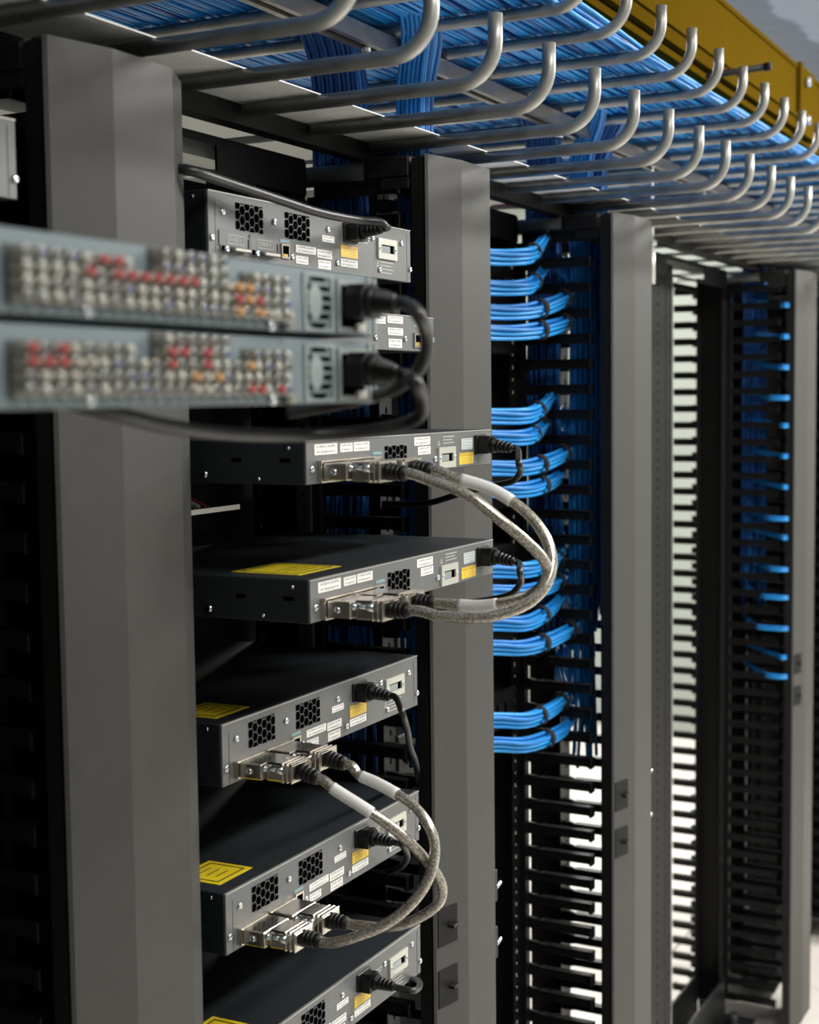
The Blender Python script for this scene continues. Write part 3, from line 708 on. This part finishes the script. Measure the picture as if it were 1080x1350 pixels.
# ------------------------------------------------------------------ stack cables
BOOT = [(r_, y_*.74) for r_, y_ in [(.0062, 0), (.0092, .0), (.0092, .004), (.0078, .0045), (.0078, .0065), (.0089, .007), (.0089, .0105), (.0076, .011), (.0076, .013), (.0085, .0135), (.0085, .017), (.0072, .0175), (.0072, .0195), (.008, .02), (.008, .0235), (.0068, .025), (.0066, .028)]]
def stack_conn(t, u, yf, zc, slope=0):
    """silver connector plugged into a stack port, sticking out towards -y; returns where the cable leaves"""
    m = MB(); w = .0245
    m.box(u-w, u+w, yf-.033, yf-.002, zc-.0085, zc+.0085, .0012)
    c = t.part('connector', m, 'nickel')
    t.part('hood', MB().box(u-.0175, u+.0175, yf-.066, yf-.033, zc-.0098, zc+.0098, .0018), 'nickel', c)
    m = MB()
    for i in range(3): m.box(u-.0182, u+.0182, yf-.0655+i*.0055, yf-.0635+i*.0055, zc-.0103, zc+.0106, .0004)
    t.part('grip_ribs', m, 'nickel', c)
    for s in (-1, 1):
        a = u+s*.0212
        t.part('thumbscrew', MB().tube([(a, yf-.031, zc+.004), (a, yf-.05, zc+.004)], .0022, 8).tube([(a, yf-.05, zc+.004), (a, yf-.0505, zc+.004), (a, yf-.058, zc+.004)], .0042, 10).tube([(a, yf-.033, zc+.004), (a, yf-.037, zc+.004)], .0038, 10), 'steel', c)
    t.inst('shell_screw', SCREW, (u-w, yf-.018, zc), c).rotation_euler = (0, 0, -math.pi/2)
    rib = [(r, -y) for r, y in BOOT]
    p = [(u, yf-.066+y, zc+y*slope) for r, y in rib]
    t.part('boot', MB().tube(p, [r for r, y in rib], 12), 'blackplastic')
    return Vector((u, yf-.086, zc-.02*slope))
def stack_cable(label, d0, p0, d1, p1, pts, sleeve, sleeve_len=.055):
    def port(d, p):
        kind, _, yf, zt = SWS[d]; zc = zt-(.0515 if kind == 'A' else .0315); return XD+(.047 if p == 1 else .1035), yf, zc
    u0, y0, z0 = port(d0, p0); u1, y1, z1 = port(d1, p1)
    t = Thing('stack_cable', label, 'cable', (u0, y0-.09, min(z0, z1)-.02), 'silver braided stack cables')
    sl = {(5, 1): .3, (5, 2): .2, (3, 1): .1, (3, 2): .08}; s0, s1 = sl.get((d0, p0), 0), sl.get((d1, p1), 0)
    a = stack_conn(t, u0, y0, z0, s0); b = stack_conn(t, u1, y1, z1, s1)
    P = [a+Vector((0, .004, .004*s0)), a+Vector((0, -.008, -.008*s0))]+[sight(x, y, X=xx) for x, y, xx in pts]+[b+Vector((0, -.012, 0)), b+Vector((0, .004, 0))]
    path = spline(P, 9)
    t.part('cable', MB().tube(path, .0055, 14), 'braid')
    # white marker sleeves a little way along from each end wanted
    for end, start in sleeve:
        seq = path if end == 0 else path[::-1]; acc = 0; seg = []
        for i in range(1, len(seq)):
            acc += (seq[i]-seq[i-1]).length
            if start <= acc <= start+sleeve_len: seg.append(seq[i])
        if len(seg) > 1: t.part('marker_sleeve', MB().tube(seg, .0063, 14), 'sleeve')
stack_cable('silver braided cable of the large loop, its white sleeve near the upper switch', 3, 2, 4, 1,
    [(598, 629, 1.344), (650, 646, 1.35), (692, 674, 1.353), (718, 706, 1.35), (728, 742, 1.34), (717, 776, 1.325), (688, 800, 1.31), (640, 814, 1.296), (585, 813, 1.288)], [(0, .035)], .062)
stack_cable('silver braided cable of the large loop, its white sleeve near the lower switch', 3, 1, 4, 2,
    [(560, 631, 1.287), (615, 652, 1.29), (660, 686, 1.30), (695, 715, 1.315), (719, 742, 1.33), (721, 764, 1.34), (703, 782, 1.346), (668, 794, 1.346), (630, 799, 1.344)], [(1, .03)], .045)
stack_cable('silver braided cable of the small loop, from the far connector of its upper switch', 5, 2, 6, 1,
    [(474, 1022, 1.343), (502, 1035, 1.343), (540, 1058, 1.34), (562, 1083, 1.335), (573, 1112, 1.33), (569, 1148, 1.32), (549, 1184, 1.31), (513, 1216, 1.298), (470, 1235, 1.289)], [(0, .025)], .05)
stack_cable('silver braided cable of the small loop, from the near connector of its upper switch', 5, 1, 6, 2,
    [(443, 1042, 1.287), (490, 1072, 1.297), (530, 1102, 1.312), (562, 1134, 1.33), (581, 1163, 1.345), (580, 1188, 1.35), (556, 1208, 1.348), (518, 1222, 1.344)], [(0, .022)], .05)

# ------------------------------------------------------------------ power cords
PBOOT = [(r_*.92, y_*.72) for r_, y_ in [(.0085, 0), (.0085, .004), (.0066, .0045), (.0066, .007), (.008, .0075), (.008, .011), (.0062, .0115), (.0062, .014), (.0074, .0145), (.0074, .018), (.0056, .0185), (.0056, .021), (.0066, .0215), (.0064, .025), (.0046, .027)]]
def power_cord(label, u, yf, zc, pts, s=1.0, mt='rubber', tilt=(0, -1, -.12), r=.0040, body=.017, ls=1.0):
    t = Thing('power_cord', label, 'power cord', (u, yf-.02, zc-.03), 'black power cords')
    w, h = .0135*s, .0105*s
    prof = [(u-w, zc-h), (u+w, zc-h), (u+w, zc+h*.35), (u+w*.55, zc+h), (u-w*.55, zc+h), (u-w, zc+h*.35)]
    t.part('plug', MB().prism(prof, 'y', yf-body*s, yf-.0032), 'blackplastic')
    d = Vector(tilt).normalized(); a = Vector((u, yf-body*s+.002, zc))
    q = [(rr*s, a+d*(y*s*ls)) for rr, y in [(.0098, 0), (.0098, .005), (.0066, .0075), (.0066, .010)]]
    t.part('collar', MB().tube([p for _, p in q], [rr for rr, _ in q], 12), 'blackplastic')
    a2 = a+d*(.009*s*ls)
    t.part('boot', MB().tube([a2+d*(y*s*ls) for rr, y in PBOOT], [rr*s for rr, y in PBOOT], 12), 'blackplastic')
    e = a2+d*(.0185*s*ls)
    t.part('cord', MB().tube(spline([e-d*.006, e+d*.008]+[Vector(p) for p in pts], 9), r, 10), mt)
    return t
sg = lambda *l: [sight(x, y, Y=yy) for x, y, yy in l]
u5 = XD+.2885
power_cord('black power cord bending down from the middle switch of the column', u5, .8546, -.3339-.0178, sg((531, 942, .785), (537, 962, .80), (541, 985, .82), (548, 1005, .85), (552, 1030, .92)))
power_cord('black power cord of the second switch from the bottom', u5, .8546, -.5115-.0178, sg((530, 1113, .79), (537, 1128, .80), (530, 1142, .83), (512, 1150, .88)), tilt=(0, -1, -.06))
power_cord('black power cord of the lowest switch, curling back under it', u5, .8546, -.6893-.0178, sg((545, 1306, .785), (553, 1301, .80), (551, 1293, .83), (535, 1290, .88)), tilt=(0, -1, -.06), mt='cordgrey')
u3 = XD+.41
power_cord('black power cord of the slim switch just under the blue-grey units', u3, .7481, -.0428-.018, sg((684, 610, .672), (686, 622, .68), (676, 634, .70), (652, 640, .73), (610, 650, .78), (560, 664, .84), (505, 664, .90)), tilt=(0, -1, -.16))
power_cord('black power cord of the slim switch with the yellow sticker', u3, .7464, -.1798-.018, sg((685, 753, .672), (687, 767, .68), (674, 783, .70), (648, 790, .74), (610, 796, .80), (560, 806, .88)), tilt=(0, -1, -.2))
# cord of the topmost switch runs off to the left above its face
t = power_cord('thick black power cord slanting left over the topmost switch', u5, .8573, .2075-.0165, sg((505, 297, .80), (497, 291, .805)), tilt=(0, -1, .06), body=.017)
t.part('trailing_cord', MB().tube(spline(sg((508, 300, .797), (500, 293, .80), (470, 290, .815), (420, 280, .825), (370, 264, .83), (310, 244, .835), (250, 225, .84)) + [Vector((1.19, .90, .23)), Vector((1.1, .93, .24))], 9), .0052, 10), 'rubber')

# ------------------------------------------------------------------ blue-grey units with coax jacks
JR = .0034
def jack_mesh(core):
    m = lathe_y([(JR*1.15, 0), (JR*1.15, -.002), (JR*.95, -.0025), (JR*.95, -.010), (JR*.7, -.0105), (JR*.62, -.007)], 10)
    return mesh_only(m, 'coax_jack', 'jack')
JACK = jack_mesh('dk')
CORE = {c: mesh_only(lathe_y([(JR*.63, -.006), (JR*.6, -.0108), (JR*.3, -.0112)], 8), 'jack_core', c) for c in ('red', 'orange', 'dkjack', 'navy', 'cream', 'jack')}
CAPM = {c: mesh_only(lathe_y([(JR*.8, -.006), (JR*.8, -.0125), (JR*.5, -.0135)], 9), 'jack_cap', c) for c in ('red', 'orange', 'cream')}
def bnc_unit(label, x1, yf, zt, seed, warm):
    W, H, D = .445, .0435, .60
    t = Thing('coax_unit', label, 'rack unit', (x1-W/2, yf+D/2, zt-H), 'blue-grey coax units')
    x0 = x1-W
    t.part('chassis', MB().box(x0, x1, yf+.002, yf+D, zt-H, zt, .0012), 'server')
    pn = t.part('rear_panel', MB().box(x0+.0006, x1-.0006, yf, yf+.003, zt-H+.0004, zt-.0004, .0008), 'server')
    X = lambda a: x1+a
    Z = lambda d: zt-d
    rr = random.Random(seed)
    cols = [-.377+.0115*k for k in range(22)]
    rows = [.0050, .0125, .0195, .0265, .0338]
    for a in cols:
        for ri, d in enumerate(rows):
            if ri == 0 and not (-.268 < a < -.197): continue
            if ri == 1 and not (a < -.29 or -.268 < a < -.197 or a > -.172): continue
            j = t.inst('coax_jack', JACK, (X(a), yf, Z(d)))
            key = None
            for (ra, rb, rrow, c, pb) in warm:
                if ra <= a <= rb and ri in rrow and rr.random() < pb: key = c
            if key: t.inst('coloured_cap', CAPM[key], (X(a), yf, Z(d)), None).parent = j; 
            k2 = t.inst('jack_core', CORE[key if key else rr.choice(('dkjack', 'dkjack', 'navy', 'cream', 'jack'))], (X(a), yf, Z(d))); k2.parent = j; k2.location = (0, 0, 0)
            if key:
                for ch in j.children: ch.location = (0, 0, 0)
    t.part('jack_field', MB().box(X(-.384), X(-.125), yf-.0004, yf, Z(.038), Z(.0165)).box(X(-.384), X(-.292), yf-.0004, yf, Z(.0165), Z(.0085)).box(X(-.268), X(-.196), yf-.0004, yf, Z(.0165), Z(.001)).box(X(-.176), X(-.125), yf-.0004, yf, Z(.0165), Z(.0085)), 'field')
    # fan opening
    cx, cz = X(-.081), Z(.0225)
    f_ = t.part('fan_guard', frame(MB(), X(-.1005), X(-.0615), yf-.0012, yf, Z(.042), Z(.0035), .0035, .002), 'serverlt')
    t.part('fan_opening', MB().prism([(cx+.0165*math.cos(2*math.pi*k/24), cz+.0185*math.sin(2*math.pi*k/24)) for k in range(24)][::-1], 'y', yf-.0004, yf), 'hole', f_)
    for i in range(5):
        z = cz-.0125+i*.0062; h = .0165*math.sqrt(max(.05, 1-((z-cz)/.0185)**2)); t.part('fan_bar', MB().box(cx-h, cx+h, yf-.0012, yf-.0002, z-.0013, z+.0013), 'server', f_)
    t.part('fan_hub', MB().prism([(cx-.006+.0085*math.cos(2*math.pi*k/20), cz+.0115*math.sin(2*math.pi*k/20)) for k in range(20)][::-1], 'y', yf-.0018, yf-.0002), 'serverlt', f_)
    i_ = t.part('power_inlet', frame(MB(), X(-.0565), X(-.0155), yf-.0015, yf, Z(.0415), Z(.0055), .004, .0035), 'serverlt')
    t.part('inlet_recess', MB().box(X(-.0525), X(-.0195), yf-.0006, yf, Z(.038), Z(.009)), 'hole', i_)
    t.part('switch_rocker', MB().box(X(-.033), X(-.0205), yf-.004, yf-.0006, Z(.0405), Z(.0345), .0008), 'white', i_)
    t.part('edge_flange', MB().box(X(-.0125), X(-.009), yf-.0012, yf, Z(.042), Z(.0015)).box(X(-.004), X(-.0006), yf-.0012, yf, Z(.042), Z(.0015)), 'serverlt')
    for a, d in ((-.3215, .0392), (-.141, .0402)): t.inst('screw', SCREW, (X(a), yf, Z(d)))
    t.part('grounding_post', MB().tube([(X(-.128), yf, Z(.0398)), (X(-.128), yf-.009, Z(.0398))], .0032, 10), 'jack')
    return t
SY, SX = .51, .945
bnc_unit('upper blue-grey unit covered in coax jacks, red caps near its middle', SX, SY, .0855, 3,
         [(-.34, -.285, (1, 2), 'red', .7), (-.268, -.23, (2,), 'red', .9), (-.30, -.26, (2,), 'red', .5), (-.235, -.2, (2,), 'cream', .5), (-.21, -.165, (3,), 'red', .7), (-.2, -.16, (3, 4), 'orange', .5), (-.2, -.15, (2,), 'orange', .7), (-.16, -.13, (4,), 'cream', .6)])
bnc_unit('lower blue-grey unit covered in coax jacks, red caps at its left', SX, SY, .0385, 9,
         [(-.379, -.345, (1, 2), 'red', .6), (-.345, -.31, (2,), 'cream', .4), (-.268, -.22, (1, 2), 'red', .6), (-.25, -.2, (3,), 'orange', .35), (-.2, -.16, (2,), 'orange', .6), (-.19, -.13, (4,), 'red', .6), (-.24, -.2, (3, 4), 'cream', .3)])
power_cord('black power cord of the upper blue-grey unit, arching in front of the grey cover', SX-.037, SY, .0855-.020, sg((550, 413, .447), (561, 437, .45), (562, 465, .455), (550, 490, .465), (528, 508, .48), (495, 522, .51), (440, 534, .56), (380, 545, .6)), s=1.12, tilt=(.12, -1, -.10), mt='cordgrey', r=.0048, body=.015, ls=.62)
power_cord('black power cord of the lower blue-grey unit, looping back beneath it', SX-.037, SY, .0385-.020, sg((545, 502, .447), (557, 522, .45), (556, 545, .46), (530, 560, .48), (470, 570, .51), (390, 574, .54), (300, 572, .55), (220, 562, .55), (150, 545, .55), (90, 530, .56)), s=1.12, tilt=(.10, -1, -.18), mt='rubber', r=.0048, body=.015, ls=.62)

# ------------------------------------------------------------------ what stands behind the switches
for i, (za, zb, nm) in enumerate(((.258, .21, 'above the topmost switch'), (.21, .085, 'below the topmost switch'), (.085, -.07, 'behind the blue-grey units'), (-.07, -.19, 'between the two slim switches'), (-.19, -.36, 'under the lower slim switch'), (-.36, -.54, 'under the middle switch'), (-.54, -.72, 'above the lowest switch'), (-.72, -1.62, 'tall, below the lowest switch'))):
    t = Thing('rack_blank', 'black filler blank at the back of the switch rack, '+nm, 'filler blank', (1.47, 1.13, zb), 'black filler blanks in the switch rack')
    t.part('plate', MB().box(1.212, 1.728, 1.166, 1.169, zb, za), 'black')
    t.part('lip', MB().box(1.212, 1.728, 1.158, 1.166, zb, zb+.002).box(1.212, 1.728, 1.158, 1.166, za-.002, za), 'black')
t = Thing('shelf', 'thin metal shelf edge glimpsed left between the two slim switches', 'shelf', (1.4, 1.05, -.133))
t.part('tray', MB().box(1.245, 1.50, 1.0, 1.115, -.135, -.133), 'dull'); t.part('lip', MB().box(1.245, 1.50, 1.0, 1.001, -.133, -.129), 'dull')
cc = [('white', 'white'), ('green', 'green'), ('white', 'white'), ('red', 'red')]
for i, (mt, nm) in enumerate(cc):
    x = 1.41+i*.012
    o = Thing('network_lead', nm+' lead stub on the shelf between the slim switches, %s from left' % ('first', 'second', 'third', 'fourth')[i], 'cord', (x, 1.06, -.133), 'patch cord stubs on the small shelf')
    o.part('cord', MB().tube(spline([(x, 1.10, -.117), (x, 1.06, -.118), (x+.004, 1.035, -.122), (x+.01, 1.02, -.13)], 5), .0032, 7), mt)
